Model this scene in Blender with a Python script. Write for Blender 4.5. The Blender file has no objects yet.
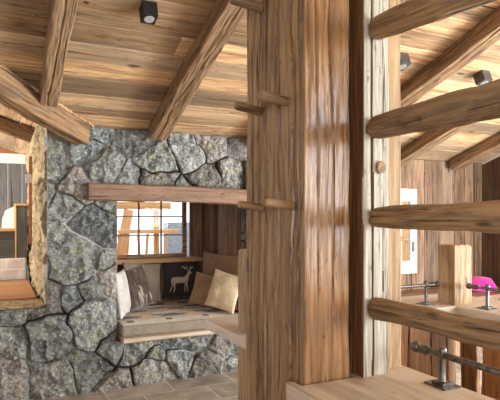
import bpy, bmesh, math, random
import numpy as np
from mathutils import Matrix, Vector
random.seed(7); RNG = np.random.default_rng(11)
C = bpy.context.scene
col = C.collection

# ------------------------------------------------------------------ camera, world, lights, exposure
cam_d = bpy.data.cameras.new('camera'); cam = bpy.data.objects.new('camera', cam_d); col.objects.link(cam)
cam_d.sensor_width = 36; cam_d.lens = 36*520/500; cam_d.shift_y = 17/500
YAW = math.radians(26.1)
cam.location = (0, 0, 1.5); cam.rotation_euler = (math.pi/2, 0, -YAW); cam_d.clip_start = .05
C.camera = cam
C.view_settings.view_transform = 'Standard'; C.view_settings.look = 'None'
C.view_settings.gamma = 1; C.view_settings.use_curve_mapping = False
C.view_settings.exposure = 0.45
wd = bpy.data.worlds.new('world'); C.world = wd; wd.use_nodes = True
bg = wd.node_tree.nodes['Background']; bg.inputs[0].default_value = (.93, .96, 1, 1); bg.inputs[1].default_value = 1.6

def area(name, loc, target, sx, sy, power, color):
    d = bpy.data.lights.new(name, 'AREA'); d.shape = 'RECTANGLE'; d.size = sx; d.size_y = sy
    d.energy = power; d.color = color
    o = bpy.data.objects.new(name, d); col.objects.link(o); o.location = loc
    o.rotation_euler = (Vector(target)-Vector(loc)).to_track_quat('-Z', 'Y').to_euler()
    return o
area('window_daylight', (4.6, -1.4, 2.1), (1.3, 2.6, 1.6), 2.6, 1.8, 160, (.93, .97, 1))
area('side_bounce', (5.6, 1.2, .9), (2.6, 3.2, 2.7), 2.2, 1.0, 215, (.95, .98, 1))  # aimed up, stands in for window light bounced onto the ceiling
area('rear_fill', (-.6, -2.4, 1.5), (1.0, 4.6, 1.7), 2.4, 1.4, 62, (.95, .98, 1))  # unseen fill added behind the camera to lift the whole room
area('left_room_fill', (-2.6, 6.2, 1.7), (.2, 7.6, 1.9), 1.2, 1.0, 110, (1, .96, .9))  # unseen fill added to brighten the dark left room

# ------------------------------------------------------------------ noise in numpy
def _hash(ix, iy, iz, seed):
    h = (ix.astype(np.int64)*374761393 + iy.astype(np.int64)*668265263 + iz.astype(np.int64)*2147483647 + seed*974634777) & 0xffffffff
    h = ((h ^ (h >> 13))*1274126177) & 0xffffffff
    h = ((h ^ (h >> 16))*2246822519) & 0xffffffff
    h = h ^ (h >> 15)
    return (h & 0xffffff)/float(0xffffff)
def vnoise(p, seed=0):
    p = np.asarray(p, float); i = np.floor(p).astype(np.int64); f = p-i; f = f*f*(3-2*f)
    r = 0
    for dx in (0, 1):
        for dy in (0, 1):
            for dz in (0, 1):
                w = (f[:, 0] if dx else 1-f[:, 0])*(f[:, 1] if dy else 1-f[:, 1])*(f[:, 2] if dz else 1-f[:, 2])
                r = r + w*_hash(i[:, 0]+dx, i[:, 1]+dy, i[:, 2]+dz, seed)
    return r*2-1
def fbm(p, oct=4, seed=0):
    p = np.asarray(p, float); r = 0; a = 1; s = 0
    for k in range(oct):
        r = r+a*vnoise(p*(2**k)+17.3*k, seed+k); s += a; a *= .5
    return r/s

# ------------------------------------------------------------------ materials
def lin(c):
    return tuple((v/255/12.92 if v/255 <= .04045 else ((v/255+.055)/1.055)**2.4) for v in c)+(1,)
class NT:
    def __init__(s, name):
        s.m = bpy.data.materials.new(name); s.m.use_nodes = True; s.t = s.m.node_tree
        s.b = s.t.nodes['Principled BSDF']
    def n(s, kind, **kw):
        o = s.t.nodes.new('ShaderNode'+kind)
        for k, v in kw.items(): setattr(o, k, v)
        return o
    def set(s, inp, v):
        if hasattr(v, 'is_output') or isinstance(v, bpy.types.NodeSocket): s.t.links.new(v, inp)
        else: inp.default_value = v
    def math(s, op, a, b=None, clamp=False):
        o = s.n('Math', operation=op, use_clamp=clamp); s.set(o.inputs[0], a)
        if b is not None: s.set(o.inputs[1], b)
        return o.outputs[0]
    def mix(s, fac, a, b, mode='MIX'):
        o = s.n('MixRGB', blend_type=mode); s.set(o.inputs[0], fac); s.set(o.inputs[1], a); s.set(o.inputs[2], b)
        return o.outputs[0]
    def mapping(s, vec, scale):
        o = s.n('Mapping'); s.set(o.inputs['Vector'], vec); o.inputs['Scale'].default_value = scale
        return o.outputs[0]
    def noise(s, vec, scale, detail=4, rough=.55, dist=0):
        o = s.n('TexNoise'); s.set(o.inputs['Vector'], vec)
        o.inputs['Scale'].default_value = scale; o.inputs['Detail'].default_value = detail
        o.inputs['Roughness'].default_value = rough; o.inputs['Distortion'].default_value = dist
        return o.outputs[0]
    def ramp(s, fac, a, b, smooth=True):
        o = s.n('MapRange', interpolation_type='SMOOTHSTEP' if smooth else 'LINEAR'); s.set(o.inputs[0], fac)
        o.inputs[1].default_value = a; o.inputs[2].default_value = b
        return o.outputs[0]
    def bump(s, h, strength, dist=.01):
        o = s.n('Bump'); o.inputs['Strength'].default_value = strength; o.inputs['Distance'].default_value = dist
        s.set(o.inputs['Height'], h); s.t.links.new(o.outputs[0], s.b.inputs['Normal'])
    def coords(s): return s.n('TexCoord').outputs['Object']
    def attr(s, name):
        return s.n('Attribute', attribute_name=name)

def wood(name, light, dark, grey, crack=(52, 38, 27), k=1.0, rough=.7, bump=.5, greyamt=.45, tint=.5, knots=True, cracks=1.0, fine=1.0):
    """grain along local X; per-board variation from the 'rnd' attribute"""
    t = NT(name); at_ = t.attr('rnd'); sep = t.n('SeparateColor'); t.set(sep.inputs[0], at_.outputs['Color'])
    off = t.n('VectorMath', operation='SCALE'); t.set(off.inputs[0], at_.outputs['Color']); off.inputs['Scale'].default_value = 41.0
    add = t.n('VectorMath', operation='ADD'); t.set(add.inputs[0], t.coords()); t.set(add.inputs[1], off.outputs[0])
    v = add.outputs[0]
    broad = t.noise(t.mapping(v, (.9*k, 9*k, 9*k)), 1, 5, .6, .8)
    n0 = t.noise(t.mapping(v, (.55*k, 5*k, 5*k)), 1, 2, .5, .3)
    ring = t.math('MULTIPLY_ADD', t.math('SINE', t.math('MULTIPLY', n0, 75.0)), .5); 
    t.t.nodes[-1].inputs[2].default_value = .5
    fib = t.noise(t.mapping(v, (3*k, 120*k, 120*k)), 1, 3, .6)
    mid = t.noise(t.mapping(v, (1.3*k, 44*k, 44*k)), 1, 6, .72, .35)
    f = t.math('ADD', t.math('MULTIPLY', t.ramp(broad, .32, .68), .38), t.math('ADD', t.math('MULTIPLY', ring, .2*fine), t.math('ADD', t.math('MULTIPLY', fib, .2), t.math('MULTIPLY', t.ramp(mid, .32, .68), .34))))
    c = t.mix(t.ramp(f, .2, .85, False), lin(dark), lin(light))
    weather = t.noise(t.mapping(v, (.8, 3.6, 3.6)), 1, 6, .68)
    gm = t.math('MULTIPLY', t.ramp(t.math('ADD', weather, t.math('MULTIPLY', t.math('SUBTRACT', sep.outputs[2], .5), .4)), .44, .62), greyamt)
    c = t.mix(gm, c, lin(grey))
    pit = t.noise(t.mapping(v, (16, 55, 55)), 1, 4, .7, .3)
    c = t.mix(t.math('MULTIPLY', t.ramp(pit, .41, .30), .7*cracks), c, lin(crack))
    hole = t.noise(t.mapping(v, (9, 24, 24)), 1, 2, .5, .2)
    c = t.mix(t.math('MULTIPLY', t.ramp(hole, .27, .22), .85*cracks), c, lin(crack))
    # per-board brightness
    br = t.math('ADD', t.math('MULTIPLY', sep.outputs[1], tint), 1-tint*.5)
    cb = t.n('CombineColor'); [t.set(cb.inputs[i], br) for i in range(3)]
    c = t.mix(1.0, c, cb.outputs[0], 'MULTIPLY')
    ck = t.noise(t.mapping(v, (.6*k, 28*k, 28*k)), 1, 4, .55, .4)
    ckm = t.math('MULTIPLY', t.ramp(ck, .365, .315), .9*cracks)
    ck2 = t.noise(t.mapping(v, (6*k, 60*k, 60*k)), 1, 2, .5, .2)
    ckm = t.math('MAXIMUM', ckm, t.math('MULTIPLY', t.ramp(ck2, .31, .25), .6*cracks))
    if knots:
        vo = t.n('TexVoronoi'); t.set(vo.inputs['Vector'], t.mapping(v, (1.1*k, 3.2*k, 3.2*k))); vo.inputs['Scale'].default_value = 1.6
        km = t.ramp(t.math('ADD', vo.outputs['Distance'], t.math('MULTIPLY', fib, .06)), .15, .08)
        ckm = t.math('MAXIMUM', ckm, t.math('MULTIPLY', km, .8))
    c = t.mix(ckm, c, lin(crack))
    t.set(t.b.inputs['Base Color'], c)
    t.set(t.b.inputs['Roughness'], t.math('ADD', t.math('MULTIPLY', f, .15), rough-.08))
    h = t.math('SUBTRACT', f, t.math('MULTIPLY', ckm, 1.3))
    t.bump(h, bump, .006)
    return t.m

def plain(name, rgb, rough=.6, metal=0, noise_amt=.12, nscale=30, bump=0, emit=None, estr=0, sheen=0):
    t = NT(name); n = t.noise(t.coords(), nscale, 4)
    d = tuple(v*(1-noise_amt) for v in rgb); l = tuple(min(255, v*(1+noise_amt)) for v in rgb)
    t.set(t.b.inputs['Base Color'], t.mix(t.ramp(n, .3, .7), lin(d), lin(l)))
    t.b.inputs['Roughness'].default_value = rough; t.b.inputs['Metallic'].default_value = metal
    if sheen: t.b.inputs['Sheen Weight'].default_value = sheen
    if bump: t.bump(n, bump, .004)
    if emit: t.b.inputs['Emission Color'].default_value = lin(emit); t.b.inputs['Emission Strength'].default_value = estr
    return t.m

def fabric(name, rgb, amt=.18, scale=260, bump=.3):
    t = NT(name); v = t.coords()
    w1 = t.noise(t.mapping(v, (scale, scale*.25, scale*.25)), 1, 2); w2 = t.noise(t.mapping(v, (scale*.25, scale*.25, scale)), 1, 2)
    blot = t.noise(v, 9, 4)
    w = t.math('MULTIPLY', t.math('ADD', w1, w2), .5)
    f = t.math('ADD', t.math('MULTIPLY', w, .7), t.math('MULTIPLY', blot, .3))
    t.set(t.b.inputs['Base Color'], t.mix(t.ramp(f, .3, .7), lin([x*(1-amt) for x in rgb]), lin([min(255, x*(1+amt)) for x in rgb])))
    t.b.inputs['Roughness'].default_value = .9; t.b.inputs['Sheen Weight'].default_value = .2
    t.bump(w, bump, .002)
    return t.m

M = {}
M['post'] = wood('weathered_post_wood', (176, 139, 98), (80, 56, 36), (138, 116, 90), k=1.7, greyamt=.4, bump=.9, tint=.2)
M['post_lit'] = wood('window_lit_post_wood', (194, 182, 160), (140, 122, 98), (184, 178, 162), crack=(96, 76, 56), k=1.5, greyamt=.7, bump=.7, tint=.15)  # slim post front: window light put into the pale tone
M['gloss'] = wood('smooth_post_wood', (172, 128, 84), (102, 70, 42), (126, 108, 98), k=1.4, rough=.24, greyamt=.35, bump=.4, tint=.1)
M['side_shaded'] = wood('brown_shaded_side_wood', (128, 88, 52), (84, 54, 30), (112, 80, 50), k=1.4, rough=.5, greyamt=.2, bump=.4, tint=.1)  # slim post side: brown wood with its shade put into the colour
M['log'] = wood('log_wood', (180, 140, 94), (80, 56, 34), (148, 124, 94), k=1.8, greyamt=.35, bump=.8, tint=.25, fine=1.2)
M['rafter'] = wood('rafter_wood', (178, 139, 97), (84, 58, 38), (146, 126, 101), k=1.3, greyamt=.4, bump=.7, tint=.3)
M['ceil'] = wood('ceiling_plank_wood', (228, 186, 136), (134, 96, 62), (160, 144, 120), k=1.1, greyamt=.5, bump=.5, tint=.95, fine=.8)
M['lintel'] = wood('lintel_wood', (160, 118, 90), (96, 64, 46), (140, 114, 94), k=1.2, greyamt=.5, bump=.6, tint=.2)
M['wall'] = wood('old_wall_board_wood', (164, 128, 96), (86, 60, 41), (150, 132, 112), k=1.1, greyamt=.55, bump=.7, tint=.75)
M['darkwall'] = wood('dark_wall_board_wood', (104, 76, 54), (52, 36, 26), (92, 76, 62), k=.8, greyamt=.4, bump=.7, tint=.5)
M['greywall'] = wood('grey_wall_board_wood', (128, 124, 118), (82, 78, 74), (112, 110, 106), crack=(50, 46, 42), k=.8, greyamt=.5, bump=.5, tint=.5)
M['greypanel'] = wood('dark_grey_panel_wood', (92, 90, 84), (58, 56, 52), (80, 78, 74), crack=(36, 34, 30), k=1.2, greyamt=.3, bump=.4, tint=.3, knots=False)
M['counter'] = wood('counter_wood', (218, 198, 174), (172, 148, 122), (204, 194, 180), crack=(120, 92, 68), k=.55, rough=.5, greyamt=.6, bump=.3, tint=.1, cracks=.5)
M['newel'] = wood('newel_wood', (182, 148, 106), (118, 86, 56), (168, 146, 116), crack=(104, 72, 44), k=1.5, greyamt=.3, bump=.5, tint=.15, cracks=.6)
M['board'] = wood('partition_board_wood', (184, 134, 86), (112, 74, 42), (150, 122, 90), k=.8, greyamt=.45, bump=.6, tint=.5)
M['lightwood'] = wood('light_trim_wood', (216, 172, 118), (178, 132, 84), (200, 168, 128), crack=(130, 92, 60), k=.9, greyamt=.2, bump=.2, tint=.15, knots=False, cracks=.4)
M['outwood'] = wood('brightened_balcony_wood', (244, 190, 128), (214, 152, 92), (230, 180, 126), crack=(170, 116, 70), k=.9, greyamt=.1, bump=.2, tint=.15, knots=False, cracks=.3)  # daylight put into the colour, brighter than the indoor trim wood
M['orange'] = wood('warm_table_wood', (184, 132, 80), (122, 80, 46), (160, 120, 80), k=.7, rough=.5, greyamt=.2, bump=.3, tint=.15, cracks=.6)
M['metal'] = plain('burnished_steel', (104, 100, 95), .42, 1, .2, 60, .15)
M['black'] = plain('black_lamp_housing', (38, 37, 36), .5, .3, .1)
M['greylamp'] = plain('grey_lamp_housing', (78, 76, 74), .5, .3, .1)
M['lens'] = plain('lamp_lens', (120, 120, 118), .2, 0, .05, emit=(255, 240, 220), estr=.15)
M['white'] = plain('white_paint', (206, 203, 196), .5, 0, .03)
M['bright'] = plain('bright_white_paint', (240, 240, 236), .5, 0, .02)
M['cable'] = plain('copper_brown_strip', (160, 104, 62), .5, 0, .1)
M['pink'] = fabric('magenta_fabric', (222, 24, 150))
M['brown'] = fabric('brown_cushion_fabric', (150, 116, 82))
M['brown2'] = fabric('tan_brown_cushion_fabric', (152, 124, 96))
M['cream'] = fabric('cream_cushion_fabric', (214, 194, 160))
M['beige'] = fabric('beige_cushion_fabric', (156, 142, 122))
M['pale'] = fabric('pale_grey_cushion_fabric', (196, 190, 180))
M['charcoal'] = fabric('charcoal_cushion_fabric', (52, 47, 45))
M['deer'] = fabric('deer_print_fabric', (188, 176, 160), .1)
M['mattress'] = fabric('grey_brown_mattress_fabric', (134, 124, 108))
M['bl_tan'] = fabric('tan_weave', (208, 178, 134)); M['bl_cream'] = fabric('cream_weave', (220, 208, 186)); M['bl_black'] = fabric('charcoal_weave', (44, 42, 43))
M['snow'] = plain('snow_ground', (238, 240, 244), .8, 0, .03)
M['bluegrey'] = plain('grey_blue_metal_panel', (150, 162, 176), .5, 0, .08)

def fur_mat():
    t = NT('brown_fur'); v = t.coords()
    st = t.noise(t.mapping(v, (34, 30, 8)), 1, 5, .7, 1.0); fine = t.noise(t.mapping(v, (160, 160, 40)), 1, 3)
    big = t.noise(t.mapping(v, (9, 5, 2.2)), 1, 3, .5, .6)
    f = t.math('ADD', t.math('MULTIPLY', st, .55), t.math('MULTIPLY', fine, .45))
    c = t.mix(t.ramp(f, .35, .65), lin((36, 26, 19)), lin((92, 71, 54)))
    c = t.mix(t.math('MULTIPLY', t.ramp(big, .54, .64), t.ramp(f, .35, .6)), c, lin((206, 192, 172)))
    t.set(t.b.inputs['Base Color'], c); t.b.inputs['Roughness'].default_value = .85; t.b.inputs['Sheen Weight'].default_value = .4
    t.bump(f, .9, .012); return t.m
M['fur'] = fur_mat()

def stone_mat(name, ochre=False):
    t = NT(name); v = t.coords(); a = t.attr('stone'); e = t.attr('joint')
    off = t.n('VectorMath', operation='SCALE'); t.set(off.inputs[0], a.outputs['Color']); off.inputs['Scale'].default_value = 13
    add = t.n('VectorMath', operation='ADD'); t.set(add.inputs[0], v); t.set(add.inputs[1], off.outputs[0]); w = add.outputs[0]
    sep = t.n('SeparateColor'); t.set(sep.inputs[0], a.outputs['Color'])
    n1 = t.noise(w, 7, 7, .65, .4); n2 = t.noise(w, 24, 8, .78, .6); n3 = t.noise(w, 14, 6, .65, 1.2); n4 = t.noise(w, 90, 4, .7)
    if not ochre:
        n6 = t.noise(w, 46, 8, .8, .4); n7 = t.noise(w, 3.2, 4, .6)
        base = t.mix(t.ramp(n1, .35, .65), lin((96, 98, 97)), lin((146, 146, 140)))
        base = t.mix(t.math('MULTIPLY', t.ramp(sep.outputs[0], .6, .95), .5), base, lin((138, 120, 108)))
        base = t.mix(t.math('MULTIPLY', t.ramp(sep.outputs[0], .3, .05), .5), base, lin((98, 106, 112)))
        base = t.mix(t.math('MULTIPLY', t.math('MULTIPLY', t.ramp(n3, .50, .60), t.ramp(n7, .42, .58)), .6), base, lin((140, 142, 94)))     # lichen
        base = t.mix(t.math('MULTIPLY', t.ramp(n6, .53, .60), .7), base, lin((204, 203, 196)))     # pale lichen specks
        base = t.mix(t.math('MULTIPLY', t.ramp(n6, .47, .40), .75), base, lin((40, 41, 40)))
        base = t.mix(t.math('MULTIPLY', t.ramp(n2, .40, .32), .6), base, lin((44, 44, 42)))
        n5 = t.noise(v, 1.3, 3)
        mort = t.mix(t.ramp(n5, .47, .56), lin((36, 34, 31)), lin((190, 187, 178)))
    else:
        base = t.mix(t.ramp(n1, .3, .7), lin((132, 112, 80)), lin((186, 166, 126)))
        base = t.mix(t.math('MULTIPLY', t.ramp(n2, .55, .68), .6), base, lin((226, 208, 168)))
        base = t.mix(t.math('MULTIPLY', t.ramp(n3, .44, .34), .7), base, lin((92, 72, 46)))
        mort = t.mix(t.ramp(n3, .4, .6), lin((120, 96, 62)), lin((190, 164, 118)))
    br = t.math('ADD', t.math('MULTIPLY', sep.outputs[1], .65), .72)
    cb = t.n('CombineColor'); [t.set(cb.inputs[i], br) for i in range(3)]
    base = t.mix(1, base, cb.outputs[0], 'MULTIPLY')
    c = t.mix(t.ramp(e.outputs['Fac'], .25, .6), mort, base)
    t.set(t.b.inputs['Base Color'], c); t.b.inputs['Roughness'].default_value = .82
    t.bump(t.math('ADD', t.math('MULTIPLY', n2, .8), t.math('MULTIPLY', n4, .4)), 1.0, .016)
    return t.m
M['stone'] = stone_mat('lichen_grey_stone'); M['ochre'] = stone_mat('ochre_rubble_stone', True)

def tile_mat(name, c1, c2, mortar, bw, bh, off=.5):
    t = NT(name); v = t.coords(); b = t.n('TexBrick'); t.set(b.inputs['Vector'], v)
    b.offset = off; b.inputs['Scale'].default_value = 1; b.inputs['Brick Width'].default_value = bw; b.inputs['Row Height'].default_value = bh
    b.inputs['Mortar Size'].default_value = .010; b.inputs['Mortar Smooth'].default_value = .3
    b.inputs['Color1'].default_value = lin(c1); b.inputs['Color2'].default_value = lin(c2); b.inputs['Mortar'].default_value = lin(mortar)
    n = t.noise(v, 6, 6, .65); n2 = t.noise(v, 40, 4)
    c = t.mix(t.math('MULTIPLY', t.ramp(n, .35, .7), .45), b.outputs['Color'], lin([min(255, x*1.28) for x in c1]))
    t.set(t.b.inputs['Base Color'], c); t.b.inputs['Roughness'].default_value = .55
    h = t.math('SUBTRACT', t.math('MULTIPLY', n2, .25), t.math('MULTIPLY', b.outputs['Fac'], 1.0)); t.bump(h, .5, .006)
    return t.m
M['floor'] = tile_mat('slate_floor_tiles', (176, 166, 152), (132, 125, 116), (196, 188, 174), .56, .36)
M['tiles'] = tile_mat('pinkish_grey_wall_tiles', (206, 202, 196), (196, 176, 170), (222, 218, 212), .3, .12)

def glass_mat():
    t = NT('window_glass'); tr = t.n('BsdfTransparent'); gl = t.n('BsdfGlossy'); gl.inputs['Roughness'].default_value = .02
    mx = t.n('MixShader'); fr = t.n('Fresnel'); fr.inputs[0].default_value = 1.3
    t.set(mx.inputs[0], fr.outputs[0]); t.set(mx.inputs[1], tr.outputs[0]); t.set(mx.inputs[2], gl.outputs[0])
    t.t.links.new(mx.outputs[0], t.t.nodes['Material Output'].inputs[0]); return t.m
M['glass'] = glass_mat()

# ------------------------------------------------------------------ object helpers
W = {}
def link(name, me, mat, Mw=Matrix(), parent=None, mats=None):
    o = bpy.data.objects.new(name, me); col.objects.link(o)
    for m_ in (mats or [mat]): me.materials.append(m_)
    W[o] = Mw.copy()
    if parent: o.parent = parent; o.matrix_basis = W[parent].inverted() @ Mw
    else: o.matrix_basis = Mw
    return o
def tag(o, label=None, cat=None, group=None, kind=None):
    if label: o['label'] = label
    if cat: o['category'] = cat
    if group: o['group'] = group
    if kind: o['kind'] = kind
    return o
def thing(name, loc, label, cat, group=None):
    o = bpy.data.objects.new(name, None); col.objects.link(o); o.empty_display_size = .1
    W[o] = Matrix.Translation(loc); o.matrix_basis = W[o]
    return tag(o, label, cat, group)
def struct(o): o['kind'] = 'structure'; return o
def mesh(name, verts, faces, rnd=None, smooth=False):
    me = bpy.data.meshes.new(name); me.from_pydata([tuple(map(float, v)) for v in verts], [], [tuple(map(int, f)) for f in faces])
    if rnd is None: rnd = np.tile(np.append(RNG.random(3), 1), (len(verts), 1))
    a = me.attributes.new('rnd', 'FLOAT_COLOR', 'POINT'); a.data.foreach_set('color', np.asarray(rnd, np.float32).ravel())
    if smooth: me.shade_smooth()
    me.update(); return me
def frame(p0, p1, up=(0, 0, 1)):
    p0 = Vector(p0); x = (Vector(p1)-p0); L = x.length; x.normalize(); z = Vector(up); z = (z-x*z.dot(x)).normalized(); y = z.cross(x)
    m_ = Matrix((x, y, z)).transposed().to_4x4(); m_.translation = p0
    return m_, L

def timber(name, p0, p1, w, h, mat, up=(0, 0, 1), parent=None, rnd_r=.008, amp=.004, wob=.0, grooves=(), seed=None, taper=1.0, rounded=False, step=.02, nper=64, end_bulge=.0, chamfer_end=0, face_mats=None):
    """hewn beam or log: local X along the length, w across local Y, h across local Z"""
    Mw, L = frame(p0, p1, up); seed = seed if seed is not None else random.randint(0, 9999)
    nl = max(4, min(220, int(L/step)))
    if rounded:
        a = np.linspace(0, 2*np.pi, nper, endpoint=False); py = np.cos(a)*w/2; pz = np.sin(a)*h/2; nyv = np.cos(a); nzv = np.sin(a)
    else:
        r = min(rnd_r, w*.45, h*.45); pts = []; per = 2*(w+h); 
        def side(a0, b0, a1, b1, n):
            return [(a0+(a1-a0)*i/n, b0+(b1-b0)*i/n) for i in range(n)]
        n1 = max(3, int(nper*w/per)); n2 = max(3, int(nper*h/per)); hw = w/2; hh = h/2
        def arc(cx, cy, s): return [(cx+r*math.cos(s+q*math.pi/8), cy+r*math.sin(s+q*math.pi/8)) for q in range(4)]
        pts += side(hw, -hh+r, hw, hh-r, n2)+arc(hw-r, hh-r, 0)+side(hw-r, hh, -hw+r, hh, n1)+arc(-hw+r, hh-r, math.pi/2)
        pts += side(-hw, hh-r, -hw, -hh+r, n2)+arc(-hw+r, -hh+r, math.pi)+side(-hw+r, -hh, hw-r, -hh, n1)+arc(hw-r, -hh+r, 1.5*math.pi)
        pts = np.array(pts); py, pz = pts[:, 0], pts[:, 1]
        nyv = np.clip(py/(hw-r*.5), -1, 1)**7; nzv = np.clip(pz/(hh-r*.5), -1, 1)**7
        nn = np.sqrt(nyv**2+nzv**2)+1e-6; nyv, nzv = nyv/nn, nzv/nn
    n = len(py); xs = np.linspace(0, L, nl+1)
    X = np.repeat(xs, n); Y = np.tile(py, nl+1); Z = np.tile(pz, nl+1); NY = np.tile(nyv, nl+1); NZ = np.tile(nzv, nl+1)
    sc = 1+(taper-1)*X/L; Y = Y*sc; Z = Z*sc
    d = amp*(fbm(np.stack([X*3, Y*22, Z*22], 1), 3, seed)*1.2+.6*vnoise(np.stack([X*9, Y*110, Z*110], 1), seed+9))
    for (cy, cz, wid, dep, wander) in grooves:              # long drying cracks
        wy = wander*vnoise(np.stack([X*1.3, X*0+cy*9, X*0], 1), seed+3)+.3*wander*vnoise(np.stack([X*7, X*0+cy*9, X*0], 1), seed+4)
        dist = np.sqrt((Y-cy-(wy if abs(cz) > h*.4 else 0))**2+(Z-cz-(0 if abs(cz) > h*.4 else wy))**2)
        d = d-dep*np.clip(1-dist/wid, 0, 1)
    Y = Y+NY*d; Z = Z+NZ*d
    if wob:
        Y = Y+wob*vnoise(np.stack([X*2.2, X*0, X*0], 1), seed+20); Z = Z+wob*vnoise(np.stack([X*2.2, X*0+5, X*0], 1), seed+21)
    if end_bulge:
        q = np.clip(1-X/end_bulge, 0, 1); s_ = np.sqrt(np.clip(1-q**2*.5, .05, 1)); Y = Y*s_; Z = Z*s_
    if chamfer_end:
        q = np.clip(1-(L-X)/chamfer_end, 0, 1); Y = Y*(1-q*chamfer_end/w*1.2); Z = Z*(1-q*chamfer_end/h*1.2)
    V = np.stack([X, Y, Z], 1); faces = []
    for i in range(nl):
        b = i*n
        for j in range(n):
            j2 = (j+1) % n; faces.append((b+j, b+j2, b+n+j2, b+n+j))
    c0 = len(V); V = np.vstack([V, [[0, V[:n, 1].mean(), V[:n, 2].mean()], [L, V[-n:, 1].mean(), V[-n:, 2].mean()]]])
    for j in range(n):
        j2 = (j+1) % n; faces.append((c0, j2, j)); faces.append((c0+1, nl*n+j, nl*n+j2))
    me = mesh(name, V, faces, smooth=True)
    me.set_sharp_from_angle(angle=math.radians(38))
    if face_mats:       # sides with another finish or shade in the colour: {local normal axis: material}
        o = link(name, me, None, Mw, parent, [mat]+[m_ for _, m_ in face_mats])
        for f in me.polygons:
            for k, (ax, _) in enumerate(face_mats):
                if f.normal.dot(Vector(ax)) > .7: f.material_index = k+1
        return o
    return link(name, me, mat, Mw, parent)

def slab(name, poly, z0, z1, mat, parent=None, bevel=.008, Mw=Matrix()):
    bm = bmesh.new(); vs = [bm.verts.new((x, y, z0)) for x, y in poly]; f = bm.faces.new(vs)
    r = bmesh.ops.extrude_face_region(bm, geom=[f]); bmesh.ops.translate(bm, verts=[e for e in r['geom'] if isinstance(e, bmesh.types.BMVert)], vec=(0, 0, z1-z0))
    bmesh.ops.recalc_face_normals(bm, faces=bm.faces)
    if bevel: bmesh.ops.bevel(bm, geom=list(bm.edges), offset=bevel, segments=2, affect='EDGES', profile=.6)
    me = bpy.data.meshes.new(name); bm.to_mesh(me); bm.free()
    a = me.attributes.new('rnd', 'FLOAT_COLOR', 'POINT'); a.data.foreach_set('color', np.tile(np.append(RNG.random(3), 1), (len(me.vertices), 1)).astype(np.float32).ravel())
    return link(name, me, mat, Mw, parent)
def box(name, lo, hi, mat, parent=None, bevel=.003, Mw=None):
    """axis aligned box; its local X is its longest side so grain follows it"""
    lo, hi = Vector(lo), Vector(hi); c = (lo+hi)/2; s = hi-lo
    ax = max(range(3), key=lambda i: s[i])
    B = [Matrix(((1, 0, 0), (0, 1, 0), (0, 0, 1))), Matrix(((0, -1, 0), (1, 0, 0), (0, 0, 1))), Matrix(((0, 0, -1), (0, 1, 0), (1, 0, 0)))][ax].to_4x4()
    loc = B.to_3x3().inverted() @ s; loc = Vector([abs(v) for v in loc])
    bm = bmesh.new(); bmesh.ops.create_cube(bm, size=1); bmesh.ops.scale(bm, vec=loc, verts=bm.verts)
    if bevel: bmesh.ops.bevel(bm, geom=list(bm.edges), offset=min(bevel, min(loc)*.3), segments=2, affect='EDGES', profile=.6)
    me = bpy.data.meshes.new(name); bm.to_mesh(me); bm.free()
    a = me.attributes.new('rnd', 'FLOAT_COLOR', 'POINT'); a.data.foreach_set('color', np.tile(np.append(RNG.random(3), 1), (len(me.vertices), 1)).astype(np.float32).ravel())
    m_ = Matrix.Translation(c) @ B
    if Mw is not None: m_ = Mw @ m_
    return link(name, me, mat, m_, parent)

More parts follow.
